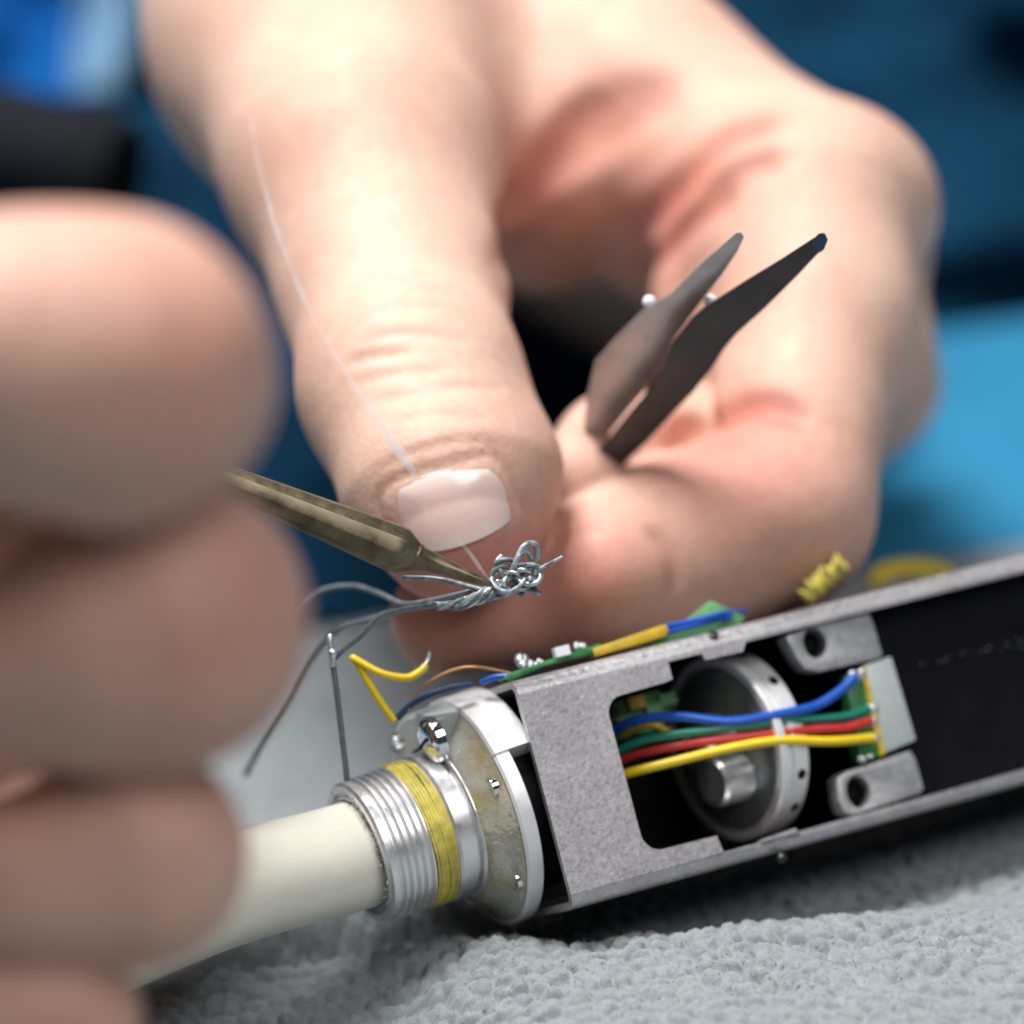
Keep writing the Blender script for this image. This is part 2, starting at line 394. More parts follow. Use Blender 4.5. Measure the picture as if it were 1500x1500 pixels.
def worley(x, y, cell, seed, jit=.85):
    r = np.random.default_rng(seed); N_ = 512; jx = r.random((N_, N_)); jy = r.random((N_, N_)); hh = .55 + .45*r.random((N_, N_)); an = r.random((N_, N_))*math.pi
    xi = np.floor(x/cell).astype(int); yi = np.floor(y/cell).astype(int); best = np.full(x.shape, -1.)
    for a in (-1, 0, 1):
        for b in (-1, 0, 1):
            i, j = (xi + a) % N_, (yi + b) % N_
            dx = (xi + a + .5 + jit*(jx[i, j] - .5)) - x/cell; dy = (yi + b + .5 + jit*(jy[i, j] - .5)) - y/cell
            c_, s_ = np.cos(an[i, j]), np.sin(an[i, j]); p_, q_ = (dx*c_ + dy*s_)*.8, (-dx*s_ + dy*c_)*1.15
            best = np.maximum(best, hh[i, j]*np.sqrt(np.maximum(0, 1 - (p_*p_ + q_*q_)*3.0)))
    return best
def table_pt(px, py, z=0.):                 # where a sight line meets the bench plane, in table mm
    r = P(px, py, 0) @ RW.T; t_ = (z - CAM_H)/r[2]; return OFF + r*t_
bench_xs = np.linspace(-900, 900, 40); bench_ys = np.linspace(-100, 575, 40)
vs, fs = heightgrid(bench_xs, bench_ys, lambda x, y: -6 + 0*x)
tag(grid_obj('table', vs, fs, 'mat'), kind='structure')
# towel: one cloth whose pile is real relief; a fold lies in front of the cable
fold_px = [(60, 1470), (220, 1437), (400, 1420), (560, 1400), (680, 1382), (770, 1368), (850, 1350)]
fold = np.array([table_pt(a, b, 2.0) for a, b in fold_px])
def sstep(a, b, x): t_ = np.clip((x - a)/(b - a), 0, 1); return t_*t_*(3 - 2*t_)
def towel_base(x, y):
    fy = np.interp(x, fold[:, 0], fold[:, 1]); left = 1 - sstep(-14, 3, x)
    dy = y - fy
    z = 1.6*vnoise(x + 200, y, 3, 26) + .8*vnoise(x, y + 90, 4, 11) + .4*vnoise(x, y, 5, 5)
    z = z + left*(dy < 0)*(3.2*np.exp(-np.clip(-dy, 0, 99)/16.)) * (1 - .0*dy)
    z = z + (1 - sstep(333, 347, y))*(6.0 - 3.6*sstep(0, 50, x))*sstep(-22, -4, x)
    back = sstep(0, 5.5, dy)*(1 - .75*sstep(16, 60, dy))
    z = z + (dy >= 0)*((1 - sstep(-16, -4, x))*7.0*back - left*1.2*np.exp(-(dy/1.2)**2))
    z = z - 1.2*np.exp(-(((y - 372)/22)**2))*sstep(0, 15, x)       # pressed down under the housing
    return z
xs = np.concatenate([np.arange(-190, -66, 1.6), np.arange(-66, 66, .22), np.arange(66, 160, 1.2)])
ys = np.concatenate([np.arange(60, 296, 2.5), np.arange(296, 372, .21), np.arange(372, 452, .7)])
def towel_z(x, y):
    wx = x + 1.0*vnoise(x, y, 11, 4.); wy = y + 1.0*vnoise(x, y, 12, 4.)
    big = worley(wx, wy, 1.9, 21); small = worley(x + .5*vnoise(x, y, 15, 1.3), y, .48, 22)
    am = .75 + .6*vnoise(x, y, 13, 9)
    return towel_base(x, y) - .9 + am*(1.55*big + .34*small) - 1.0
vs, fs = heightgrid(xs, ys, towel_z)
edge = np.zeros(len(vs), bool); n1 = len(ys); ii = np.arange(len(vs))
edge |= (ii % n1 == n1 - 1) | (ii % n1 == 0) | (ii < n1) | (ii >= len(vs) - n1)
vs[edge, 2] = -5.9
towel = grid_obj('towel', vs, fs, 'towel', (0, 360, -5.9))
tag(towel, 'gray terry towel spread on the bench under the opened device and its cable', 'towel')
# a few thousand stray pile loops standing off the cloth where it is sharp
fz = MB()
cx = RNG.uniform(-50, 50, 5000); cy = RNG.uniform(305, 366, 5000)
cz = towel_z(cx, cy)
for x, y, z in zip(cx, cy, cz):
    a = RNG.uniform(0, 6.28); L = RNG.uniform(.2, .55); w_ = .035
    p0 = np.array([x, y, z - .1]); d_ = np.array([math.cos(a), math.sin(a), 0]); s_ = np.array([-d_[1], d_[0], .2])*w_
    p1 = p0 + d_*L*.35 + np.array([0, 0, L*.75]); p2 = p0 + d_*L*.9 + np.array([0, 0, L*.6*RNG.uniform(.2, 1)])
    q = [(Winv(v_*S)) for v_ in (p0 - s_, p0 + s_, p1 + s_, p1 - s_, p2)]
    fz.add(q, [(0, 1, 2, 3), (3, 2, 4)])
tag(fz.build('pile_fiber', 'towel', towel, 180), kind='stuff')
# garments far behind, out of focus
def drape(name, px0, px1, py0, py1, d_, mat, amp, sc, seed, label, cat, lean=0., thick=6., n=70, sx=0.0, flare=0.):
    a = np.linspace(0, 1, n); b = np.linspace(0, 1, n); front = []; A_, B_ = np.meshgrid(a, b, indexing='ij')
    px = px0 + (px1 - px0)*A_ + sx*B_; py = py0 + (py1 - py0)*B_
    rel = amp*(vnoise(A_*100 + B_*60, B_*100 - A_*30, seed, sc) + .45*vnoise(A_*100, B_*100, seed + 1, sc*.4))
    dd = d_ + lean*(1 - B_) + rel - flare*B_**4
    f0 = np.array([P(x, y, z) for x, y, z in zip(px.ravel(), py.ravel(), dd.ravel())])
    f1 = np.array([P(x, y, z + thick) for x, y, z in zip(px.ravel(), py.ravel(), dd.ravel())])
    i = np.arange(n*n).reshape(n, n); q = np.stack([i[:-1, :-1], i[1:, :-1], i[1:, 1:], i[:-1, 1:]], -1).reshape(-1, 4)
    N2 = n*n; fs = q.tolist() + (q[:, ::-1] + N2).tolist()
    ring = list(i[:, 0]) + list(i[-1, 1:]) + list(i[-2::-1, -1]) + list(i[0, -2:0:-1])
    fs += [(int(ring[j]), int(ring[(j+1) % len(ring)]), int(ring[(j+1) % len(ring)] + N2), int(ring[j] + N2)) for j in range(len(ring))]
    mb = MB(); mb.add(np.concatenate([f0, f1]), fs); return tag(mb.build(name, mat, None, 60), label, cat)
drape('jacket', -300, 2300, -700, 620, 300, 'navy', 120, 22, 31, 'dark navy fabric with folds hanging behind the hand at upper right', 'jacket', lean=60, flare=70)
drape('shirt', -900, 150, -900, 200, 280, 'royal', 30, 30, 41, 'royal blue cloth blurred in the upper left corner', 'shirt', lean=30, sx=-30)
drape('strap', 150, 225, -260, 130, 262, 'pale', 8, 40, 51, 'pale blue strip of cloth on the royal blue cloth', 'strap', lean=10, n=24, sx=-50)
drape('trousers', -500, 900, 150, 905, 138, 'navy', 22, 30, 61, 'dark navy cloth seen between the two hands', 'trousers', lean=80)
kn = MB(); k0 = P(25, 222, 170)
kn.lathe(k0, [1, -.25, .3], [0, 1, 0], [(-60, 0), (-60, 7), (-20, 8), (-16, 9), (14, 9), (17, 8), (17, 0)], 32)
tag(kn.build('tool_handle', 'dark_rubber', None, 30), 'dark cylindrical handle blurred behind the near fist', 'tool handle')
# ------------------------------------------------------------------ the hand with the thumbnail
thumb = Chain([(672, 792, 12, 88), (652, 715, 15, 133), (601, 565, 25, 148), (572, 410, 38, 154), (530, 240, 50, 190), (470, 60, 72, 240), (430, -160, 90, 260)], 6)
thumb2 = Chain([(735, 775, 18, 52), (728, 690, 20, 70), (690, 590, 28, 60)], 6)
index = Chain([(1185, 315, 58, 165), (1195, 470, 50, 138), (1150, 735, 34, 124)], 5)
index2 = Chain([(1140, 765, 36, 128), (1010, 800, 32, 124), (900, 848, 28, 112), (655, 905, 23, 84)], 6)
pad = Blob((885, 838, 22, 86)); knuck = Blob((1262, 300, 62, 100))
palm = Chain([(640, 0, 92, 205), (900, 145, 82, 165), (1185, 315, 66, 160)], 10)
palm2 = Chain([(640, 30, 114, 190), (1195, 345, 96, 150)], 10)
palm3 = Chain([(640, 60, 136, 190), (1190, 395, 118, 145)], 10)
palm4 = Chain([(640, 110, 158, 190), (1170, 450, 140, 140)], 10)
palm5 = Chain([(600, 130, 190, 190), (1120, 480, 170, 150)], 10)
web = Chain([(560, 200, 66, 160), (800, 175, 92, 112), (1000, 235, 82, 115)], 10)
fill = Chain([(640, 330, 205, 170), (800, 480, 215, 190), (1000, 600, 205, 160), (840, 690, 195, 130)], 8)  # back wall added far behind so the palm hollow stays dark
pinky = Chain([(1190, 470, 142, 105), (1225, 600, 138, 85), (1120, 720, 122, 85), (900, 790, 110, 80)], 5)
ring_f = Chain([(1220, 420, 120, 120), (1270, 560, 112, 95), (1160, 690, 96, 95), (900, 760, 80, 90), (740, 700, 78, 80)], 5)
flesh = Chain([(770, 240, 72, 105), (795, 300, 86, 100), (830, 350, 108, 70)], 8)
flesh2 = Chain([(1010, 230, 76, 112), (985, 320, 82, 92), (985, 395, 94, 66)], 8)
flesh3 = Chain([(1090, 330, 64, 112), (1065, 440, 64, 80), (1075, 540, 58, 70)], 8)
middle = Chain([(1225, 330, 95, 132), (1265, 520, 85, 92), (1180, 640, 66, 90), (905, 665, 40, 78), (840, 700, 30, 70)], 5)
wristx = Chain([(560, -60, 100, 290), (480, -420, 140, 300)], 10)
cr1 = Creases()
def hand_base(X):
    A_ = smin(thumb(X), thumb2(X), 5.)
    pl = smin(smin(smin(palm(X), palm2(X), 6.), smin(palm3(X), smin(palm4(X), palm5(X), 6.), 6.), 6.), smin(web(X), wristx(X), 8), 9.)
    pl = smin(pl, smin(flesh(X), smin(flesh2(X), flesh3(X), 2.5), 2.), 7.)
    A_ = smin(A_, pl, 9.)
    I_ = smin(smin(smin(index(X), index2(X), 4.5), pad(X), 4.), knuck(X), 4.)
    A_ = smin(A_, smin(I_, pl, 7.), .9)
    A_ = smin(A_, smin(middle(X), pl, 5.), .9)
    return smin(A_, smin(smin(smin(fill(X), pinky(X), 2.), ring_f(X), .9), pl, 4.), .9)
def hand_sdf(X): return hand_base(X) + cr1(X)
def crease(F, C, pts, dep, wid, sub=5):
    q = np.array(spline([np.array(p_, float) for p_ in pts], sub)); X, _ = raymarch(F, q[:, 0], q[:, 1]); C.add(X, dep, wid)
for pts, dep, wid in [
    ([(505, 532), (550, 520), (600, 516)], .55, .55), ([(512, 490), (545, 458), (590, 446), (650, 452)], .32, .6),
    ([(530, 500), (590, 487), (690, 498)], .3, .6), ([(540, 590), (600, 578), (680, 565), (740, 570)], .28, .7),
    ([(520, 560), (580, 548), (660, 540)], .25, .5), ([(500, 430), (560, 400), (640, 405)], .3, .8), ([(560, 620), (640, 606), (720, 612)], .25, .6),
    ([(590, 812), (562, 765), (556, 725), (585, 700), (650, 682), (715, 666), (742, 684), (762, 730), (774, 768)], .45, .5), ([(550, 690), (600, 664), (680, 645), (740, 655)], .3, .4),
    ([(730, 330), (800, 250), (895, 135)], 2.61, 2.34), ([(930, 345), (1010, 250), (1060, 200), (1140, 172)], 3.19, 1.98),
    ([(950, 390), (1010, 320), (1080, 275)], 2.32, 1.80), ([(780, 270), (900, 190), (1000, 130)], 1.30, 2.16),
    ([(985, 650), (1040, 622), (1090, 597), (1140, 598), (1190, 625)], 2.61, 1.53), ([(1000, 300), (1080, 250), (1150, 235)], 1.16, 1.80),
    ([(990, 880), (985, 815), (950, 768)], .6, 1.1), ([(800, 800), (850, 775), (900, 768)], .3, 1.0), ([(820, 200), (900, 150), (1000, 110)], .8, 2.), ([(720, 390), (770, 350), (840, 300)], .8, 2.)]:
    crease(hand_base, cr1, pts, dep, wid)
red_c = [(P(870, 830, 12), 12), (P(760, 900, 14), 11), (P(960, 360, 60), 16), (P(700, 830, 4), 7), (P(1040, 620, 30), 8), (P(600, 900, 10), 8), (P(760, 330, 80), 12), (P(1120, 700, 25), 12)]
def flush1(X):
    o = np.zeros(len(X))
    for c, r in red_c: o += .45*np.exp(-np.sum((X - c)**2, 1)/(r*r))
    return o + np.clip(cr1(X)*.35, 0, .5)
lo = P(120, 0, 0)*0 + np.array([-52, -28, -D - 245]); hi = np.array([58, 78, -D + 12.])
hand = skin_mesh('hand', hand_sdf, lo, hi, .62, 'skin', flush1, 'bare hand with its thumbnail towards us, pinching the wires and the tweezers', 'hand')
# thumbnail: laid on the skin, curved with it
nn = 22; Q = np.array([(556, 708), (728, 672), (772, 764), (598, 826)], float)
A_, B_ = np.meshgrid(np.linspace(0, 1, nn), np.linspace(0, 1, nn), indexing='ij')
sa, sb = 2*A_ - 1, 2*B_ - 1
sa2 = sa*np.sqrt(1 - .34*sb**2); sb2 = sb*np.sqrt(1 - .40*sa**2); a_, b_ = (sa2 + 1)/2, (sb2 + 1)/2
px = (1-a_)*(1-b_)*Q[0, 0] + a_*(1-b_)*Q[1, 0] + a_*b_*Q[2, 0] + (1-a_)*b_*Q[3, 0]
py = (1-a_)*(1-b_)*Q[0, 1] + a_*(1-b_)*Q[1, 1] + a_*b_*Q[2, 1] + (1-a_)*b_*Q[3, 1]
X, _ = raymarch(hand_base, px.ravel(), py.ravel()); G = grad(hand_base, X, 1.5)
lift = (.50*np.clip(1 - np.maximum(np.abs(sa), np.clip(-sb, 0, 1))**3, 0, 1) - .17).ravel()
lift += (.10*np.clip(sb, 0, 1)**3).ravel()
lift += (.10*np.clip(sa, 0, 1)*np.clip(-sb + .3, 0, 1)).ravel()
Xn = X + G*lift[:, None]; i = np.arange(nn*nn).reshape(nn, nn)
q = np.stack([i[:-1, :-1], i[1:, :-1], i[1:, 1:], i[:-1, 1:]], -1).reshape(-1, 4)
ring = list(i[:, 0]) + list(i[-1, 1:]) + list(i[-2::-1, -1]) + list(i[0, -2:0:-1]); N2 = nn*nn
fsn = q.tolist() + (q[:, ::-1] + N2).tolist() + [(int(ring[j]), int(ring[(j+1) % len(ring)]), int(ring[(j+1) % len(ring)] + N2), int(ring[j] + N2)) for j in range(len(ring))]
nail = MB(); nail.add(np.concatenate([Xn, Xn - G*.6]), fsn); nob = nail.build('thumbnail', 'nail', hand, 60)
nat = nob.data.attributes.new('edge', 'FLOAT', 'POINT')
if len(nob.data.vertices) == 2*N2: nat.data.foreach_set('value', np.tile(((sb + 1)/2).ravel(), 2).astype(np.float32))
# ------------------------------------------------------------------ the near fist holding the iron
dA = -94
f1 = Chain([(-420, 505, dA, 170), (40, 522, dA, 192), (172, 542, dA + 2, 202), (228, 562, dA + 8, 165)], 5)
f1b = Chain([(175, 552, dA + 6, 178), (40, 500, dA + 36, 150), (-120, 470, dA + 46, 120)], 4)
f2 = Chain([(-420, 985, dA + 12, 110), (50, 970, dA + 12, 122), (140, 942, dA + 12, 158), (240, 912, dA + 13, 190), (262, 890, dA + 18, 165)], 5)
f2b = Chain([(230, 910, dA + 18, 170), (110, 940, dA + 46, 120), (-60, 970, dA + 58, 85)], 4)
f3 = Chain([(-420, 1300, dA + 16, 92), (60, 1285, dA + 16, 106), (195, 1257, dA + 17, 150)], 5)
f3b = Chain([(190, 1250, dA + 20, 150), (60, 1235, dA + 48, 105)], 4)
f4 = Chain([(-420, 1510, dA + 18, 95), (0, 1505, dA + 18, 100), (90, 1495, dA + 19, 118)], 5)
gapf = Chain([(-420, 780, dA + 84, 190), (40, 790, dA + 90, 120), (110, 790, dA + 90, 80)], 4)  # added walls behind the fingers, set deep so the gaps read dark
gapf2 = Chain([(-420, 1130, dA + 84, 170), (40, 1130, dA + 86, 110), (110, 1130, dA + 80, 80)], 4)
gap_shades = [Chain([(-420, y_, dA + d_, r_), (x_, y_, dA + d_, r_ - 10)], 4) for y_, d_, r_, x_ in ((560, 58, 170, 110), (565, 78, 175, 105), (570, 98, 170, 90), (960, 84, 140, 110), (1280, 80, 120, 100))]  # unseen flesh added to keep lamp light out of the finger gaps
gapf3 = Chain([(-420, 1410, dA + 84, 150), (20, 1420, dA + 84, 90)], 4)
back = Chain([(-400, 500, dA + 85, 280), (-400, 1000, dA + 88, 270), (-400, 1500, dA + 88, 260)], 8)
cr2 = Creases()
def fist_base(X):
    bk = back(X); o = smin(smin(f1(X), f1b(X), 5), bk, 7)
    for a, b in ((f2, f2b), (f3, f3b), (f4, None)):
        e = a(X); e = smin(e, b(X), 5) if b else e
        o = smin(o, smin(e, bk, 7), .9)
    for a in (gapf, gapf2, gapf3, *gap_shades): o = smin(o, a(X), .9)
    return o
def fist_sdf(X): return fist_base(X) + cr2(X)
for pts, dep, wid in [([(215, 330), (260, 430), (285, 560)], .3, 1.2), ([(250, 360), (300, 460), (315, 580)], .3, 1.0), ([(270, 800), (310, 900), (300, 1000)], .3, 1.0), ([(60, 300), (70, 420), (60, 560)], .2, 1.6)]:
    crease(fist_base, cr2, pts, dep, wid)
lo = np.array([P(-560, 0, dA)[0], P(0, 1720, dA)[1], -D - dA - 122 + 0.]); hi = np.array([P(470, 0, dA)[0] + 2, P(0, 255, dA)[1], -D - dA + 18.])
tips = [(P(330, 540, dA - 8), 8), (P(380, 900, dA), 8), (P(300, 1260, dA), 7)]
def flush2(X):
    o = np.zeros(len(X))
    for c, r in tips: o += .5*np.exp(-np.sum((X - c)**2, 1)/(r*r))
    return o
fist = skin_mesh('hand', fist_sdf, lo, hi, .75, 'skin2', flush2, 'near out of focus hand with stacked curled fingers gripping the soldering iron', 'hand')
# ------------------------------------------------------------------ soldering iron
ir = empty('soldering_iron', P(585, 800, -2), 'tarnished soldering iron coming out of the near fist, its tip on the wires', 'soldering iron')
def pp(a, b, t_): return a + (b - a)*t_
ia, ib, it = P(100, 608, -6), P(588, 807, -2), P(724, 858, -1.5)
axd = unit(ib - ia); upv = unit(np.cross(axd, [.15, -.3, .9]))
Lb = np.linalg.norm(ib - ia); bar = MB()
def hexprof(c, r, n=10, ph=.2): 
    b_ = np.cross(axd, upv); return [c + r*(upv*math.cos(2*math.pi*j/n + ph) + b_*math.sin(2*math.pi*j/n + ph)) for j in range(n)]
def loft(rings):
    n = len(rings[0]); vs = [p_ for r in rings for p_ in r]; fs = []
    for i in range(len(rings) - 1):
        for j in range(n): fs.append((i*n + j, i*n + (j+1) % n, (i+1)*n + (j+1) % n, (i+1)*n + j))
    fs += [tuple(range(n))[::-1], tuple((len(rings)-1)*n + j for j in range(n))]; return vs, fs
bar.add(*loft([hexprof(ia, rad(20, 0)), hexprof(pp(ia, ib, .5), rad(23, 0)), hexprof(pp(ia, ib, .97), rad(36, 0)), hexprof(pp(ia, ib, 1.0), rad(35, 0)), hexprof(pp(ia, ib, 1.045), rad(21, 0))]))
bar.build('barrel', 'tarnish', ir, 20, bevel=.12)
tp = MB(); td = unit(it - ib); Lt = np.linalg.norm(it - ib)
tp.lathe(ib + td*1.1, td, [0, 1, 0], [(0, 0), (0, rad(20, 0)), (.6, rad(21, 0)), (1.0, rad(17, 0)), (3.2, rad(13, 0)), (6.4, rad(8, 0)), (Lt - 1.5, rad(4.5, 0)), (Lt - 1.1, 0)], 20)
tp.build('tip', 'tarnish', ir, 35)
hd = MB(); hd.lathe(P(100, 608, -6), P(-300, 446, -14) - P(100, 608, -6), [0, 1, 0], [(0, 0), (0, 3.2), (2, 4.2), (9, 5.2), (40, 5.8), (46, 0)], 32)
hd.build('handle', 'handle', ir, 30)
# ------------------------------------------------------------------ tweezers
tz = empty('tweezers', P(960, 600, 12), 'steel tweezers with two pointed blades sticking out of the pinching hand', 'tweezers')
def blade(poly, d_tip, d_base, mat):
    ys_ = [p_[1] for p_ in poly]; y0, y1 = min(ys_), max(ys_); mb = MB()
    fn = lambda x, y, w: P(x, y, d_tip + (d_base - d_tip)*(y - y0)/(y1 - y0) + w)
    mb.prism([poly], fn, 0, 1.1); return mb
lb = [(1078, 341), (1086, 340), (1090, 347), (1081, 367), (1058, 402), (1030, 438), (1008, 468), (987, 497), (975, 530), (958, 556), (920, 600), (889, 640), (850, 690), (800, 720), (800, 690), (853, 640), (860, 580), (872, 528), (905, 490), (943, 453), (985, 428), (1030, 383)]
blade(lb, 4, 36, 'tweezer_light').build('blade', 'tweezer_light', tz, 30, bevel=.18)
rb = [(1200, 343), (1207, 342), (1211, 351), (1206, 363), (1168, 404), (1120, 452), (1078, 490), (1060, 512), (1044, 538), (1015, 575), (987, 604), (950, 645), (913, 680), (870, 730), (830, 730), (850, 690), (886, 648), (925, 600), (960, 560), (972, 536), (986, 500), (1014, 464), (1034, 448), (1090, 412), (1146, 378)]
o = blade(rb, 2, 32, 'tweezer_dark_reflect').build('blade', 'tweezer_dark_reflect', tz, 30, bevel=.18); tag(o, 'blade with a dark reflection put into its color, and a blue tip')
tpz = MB(); tpz.prism([[(1188, 354), (1199, 342), (1208, 341), (1213, 351), (1207, 366), (1199, 371)]], lambda x, y, w: P(x, y, 2 + (y - 342)*.077 + w), -.12, 1.25)
tpz.build('tip_coating', 'tweezer_tip', tz, 30, bevel=.12)
for x, y, d_ in ((951, 442, 12), (1041, 441, 12)):
    b_ = MB(); b_.ball(P(x, y, d_ + 1), rad(10, d_), 14); b_.build('pin', 'ceramic', tz)
# ------------------------------------------------------------------ device: housing
dev = empty('electronic_device', B(20, 0, -11), 'opened silver metal device housing with colored wires inside, lying on the gray towel', 'electronic device')
R_ = 1.5
def uvl(l): return [uv(*p_) for p_ in l]
def arc(c, r, a0, a1, n=7): return [(c[0] + r*math.cos(math.radians(a0 + (a1 - a0)*i/n)), c[1] + r*math.sin(math.radians(a0 + (a1 - a0)*i/n))) for i in range(n + 1)]
ct = uv(890, 1030); top1 = uv(975, 1000); s1 = uv(979, 971); t0 = uv(1028, 957); t1 = uv(1033, 967); t2 = uv(1088, 954); t3 = uv(1092, 938)
v_open_t = uv(930, 1013)[1]; u_l = .5*(uv(890, 1040)[0] + uv(940, 1228)[0]); v_open_b = uv(985, 1240)[1]
v_top = uv(1105, 937)[1]; v_bot = uv(1200, 1216)[1] - .1
b0 = uv(1050, 1224); b1 = uv(1061, 1250); b2 = uv(1115, 1239); b3 = uv(1113, 1231); b4 = uv(1166, 1213); b5 = uv(1173, 1222)
front = [(0, R_), (UR, R_), (UR, v_bot), (b5[0], v_bot), (b4[0], b4[1]), (b3[0], b3[1]), (b2[0], b2[1]), (b1[0], b1[1]), (b0[0], b0[1])]
front += arc((u_l + 2., v_open_b + 2.), 2., 270, 180) + arc((u_l + 1.8, v_open_t - 1.8), 1.8, 180, 90)
front += [(top1[0], v_open_t + .15), (s1[0], v_open_t + .3), (s1[0], v_top - .05), (t0[0], v_top - .05), (t1[0], t1[1]), (t2[0], t2[1]), (t3[0], v_top), (UR, v_top), (UR, HH - R_), (0, HH - R_)]
TK = .7; hs = MB(); hs.prism([front], B, 0, -TK)
def bend(v0, w0, a0, a1, n=8):
    vs = []; fs = []; us = np.linspace(0, UR, 2)
    for u in us:
        for i in range(n + 1):
            a = math.radians(a0 + (a1 - a0)*i/n)
            for r in (R_, R_ - TK): vs.append(B(u, v0 + r*math.sin(a), w0 + r*math.cos(a)))
    M = 2*(n + 1)
    for i in range(n): fs += [(2*i, 2*i+2, M+2*i+2, M+2*i), (2*i+1, M+2*i+1, M+2*i+3, 2*i+3), (2*i, 2*i+1, 2*i+3, 2*i+2), (M+2*i, M+2*i+2, M+2*i+3, M+2*i+1)]
    hs.add(vs, fs)
bend(HH - R_, -R_, 0, 90); bend(R_, -R_, 0, -90)
for v0, v1 in ((HH, HH - TK), (TK, 0)):
    hs.prism([[(0, -R_), (UR, -R_), (UR, -22.5), (0, -22.5)]], lambda x, y, w: B(x, w, y), v0, v1)
hs.build('housing', 'sheet', dev, 30)
ln = MB(); ln.prism([[(.6, TK + .02), (UR, TK + .02), (UR, HH - TK - .02), (.6, HH - TK - .02)]], B, -21.6, -22.4)
ln.build('back_plate', 'black', dev)  # blackened: the dark of the interior is put into this color
ln = MB(); uu = uv(1300, 900)[0]
ln.prism([[(uu - 5, v_bot - .6), (UR, v_bot - .6), (UR, v_top + .5), (uu - 5, v_top + .5)]], B, -3.6, -5.0); ln.build('inner_panel', 'black', dev)
sp = MB()
for i in range(26):
    x = 1350 + i*6 + random.uniform(-5, 5); y = 975 - (x - 1350)*.24 + random.uniform(-6, 6)
    sp.ball(BP(x, y, -3.58), random.uniform(.02, .08), 6)
tag(sp.build('dust_speck', 'ceramic', dev), kind='stuff')
# small marks on the sheet edges
for x, y in ((1045, 931), (1145, 1257)):
    mk = MB(); c = BP(x, y, -.35); mk.lathe(c, ez + ey*(1 if y < 1000 else -1), ex, [(-.2, 0), (-.2, .5), (.25, .5), (.3, .38), (.12, .2), (.1, 0)], 16); mk.build('screw', 'dark_metal', dev, 30)
# capsule with white grooved rim seen through the opening
cc = B(*uv(1064, 1096, -9.6), -9.6); ca = unit(ex*math.cos(.19) + ez*(-math.sin(.19)))
cp = MB(); cp.lathe(cc, ca, ey, [(-4.2, 0), (-4.2, 1.5), (-3.7, 2.0), (-2.9, 2.2), (-2.9, 3.2), (-2.6, 3.7), (-1.2, 4.0), (-.9, 4.8), (-.6, 7.6), (-.3, 8.5), (.4, 8.7), (2.2, 8.7), (2.2, 0)], 72)
cp.build('capsule', 'capsule_gray', dev, 28)
rm = MB(); rm.lathe(cc, ca, ey, [(-.4, 8.6), (-.4, 9.5), (-.2, 9.65), (.5, 9.65), (.75, 9.2), (1.1, 9.2), (1.35, 9.6), (3.0, 9.6), (3.2, 9.4), (3.2, 8.6)], 96, close=True)
rim = rm.build('capsule_rim', 'white_rim', dev, 30)
for ang in (66, 34, -28, -52, 100):  # raised black discs; the shade of holes is put into their color
    hl = MB(); th = math.radians(ang); b_ = np.cross(ca, ey); up_ = unit(ey - ca*(ey @ ca)); b_ = np.cross(ca, up_)
    rd = up_*math.sin(th) + (-b_ if (b_ @ ez) < 0 else b_)*math.cos(th)
    hl.lathe(cc + ca*2.1 + rd*9.35, rd, ca, [(-.4, 0), (-.4, .55), (.3, .55), (.3, .4), (.26, 0)], 14); hl.build('hole_shade_disc', 'black', rim, 30)
hb = MB(); q_ = uv(1075, 1120, -4); hb.lathe(B(q_[0] - 1.5, q_[1] - 1.2, -6.5), ca, ey, [(-.3, 0), (-.3, 2.3), (.1, 2.6), (3.4, 2.6), (3.4, 0)], 32); hb.build('hub', 'bright_metal', dev, 30)
# brackets with screws
def bracket(poly, hole, hr, wz):
    mb = MB(); hc = uv(*hole, wz); hp = [(hc[0] + hr[0]*math.cos(a), hc[1] + hr[1]*math.sin(a)) for a in np.linspace(0, 2*math.pi, 21)[:-1][::-1]]
    mb.prism([[uv(*p_, wz) for p_ in poly], hp], B, wz, wz - 2.4); o = mb.build('bracket', 'bracket', dev, 25, bevel=.22)
    b_ = MB(); c = B(hc[0] + .1, hc[1], wz - 2.0); b_.lathe(c, ez, ex, [(-.6, 0), (-.6, hr[0]*.95), (.5, hr[0]*.9), (.7, hr[0]*.6), (.35, hr[0]*.4), (.3, 0)], 20); b_.build('screw', 'black', o, 30)
bracket([(1151, 932), (1200, 913), (1272, 896), (1280, 915), (1293, 958), (1287, 964), (1200, 984), (1180, 980), (1168, 965)], (1194, 942), (1.3, 1.55), -.9)
bracket([(1226, 1140), (1240, 1130), (1334, 1099), (1342, 1112), (1354, 1155), (1349, 1162), (1250, 1196), (1236, 1190), (1229, 1172)], (1258, 1160), (1.3, 1.65), -1.2)
# sensor block and its board
sb = MB(); sb.prism([[uv(*p_, -1.) for p_ in [(1267, 974), (1306, 961), (1343, 1084), (1298, 1103)]]], B, -1., -3.4); sb.build('sensor_block', 'glass', dev, 25, bevel=.25)
sb = MB(); sb.prism([[uv(*p_, -1.2) for p_ in [(1238, 992), (1264, 976), (1296, 1105), (1262, 1116)]]], B, -1.3, -3.3); board = sb.build('circuit_board', 'pcb', dev, 25, bevel=.1)
sb = MB(); sb.prism([[uv(*p_, -1.0) for p_ in [(1262, 977), (1268, 975), (1298, 1103), (1290, 1107)]]], B, -1.05, -2.0); sb.build('board_edge', 'ochre', board, 25)
for x, y, r in ((1250, 988, .55), (1262, 984, .4), (1262, 1112, .5), (1274, 1108, .35)):
    sb = MB(); sb.ball(BP(x, y, -1.2), r, 12, (1.2, .8, .9)); sb.build('solder_joint', 'solder', board)
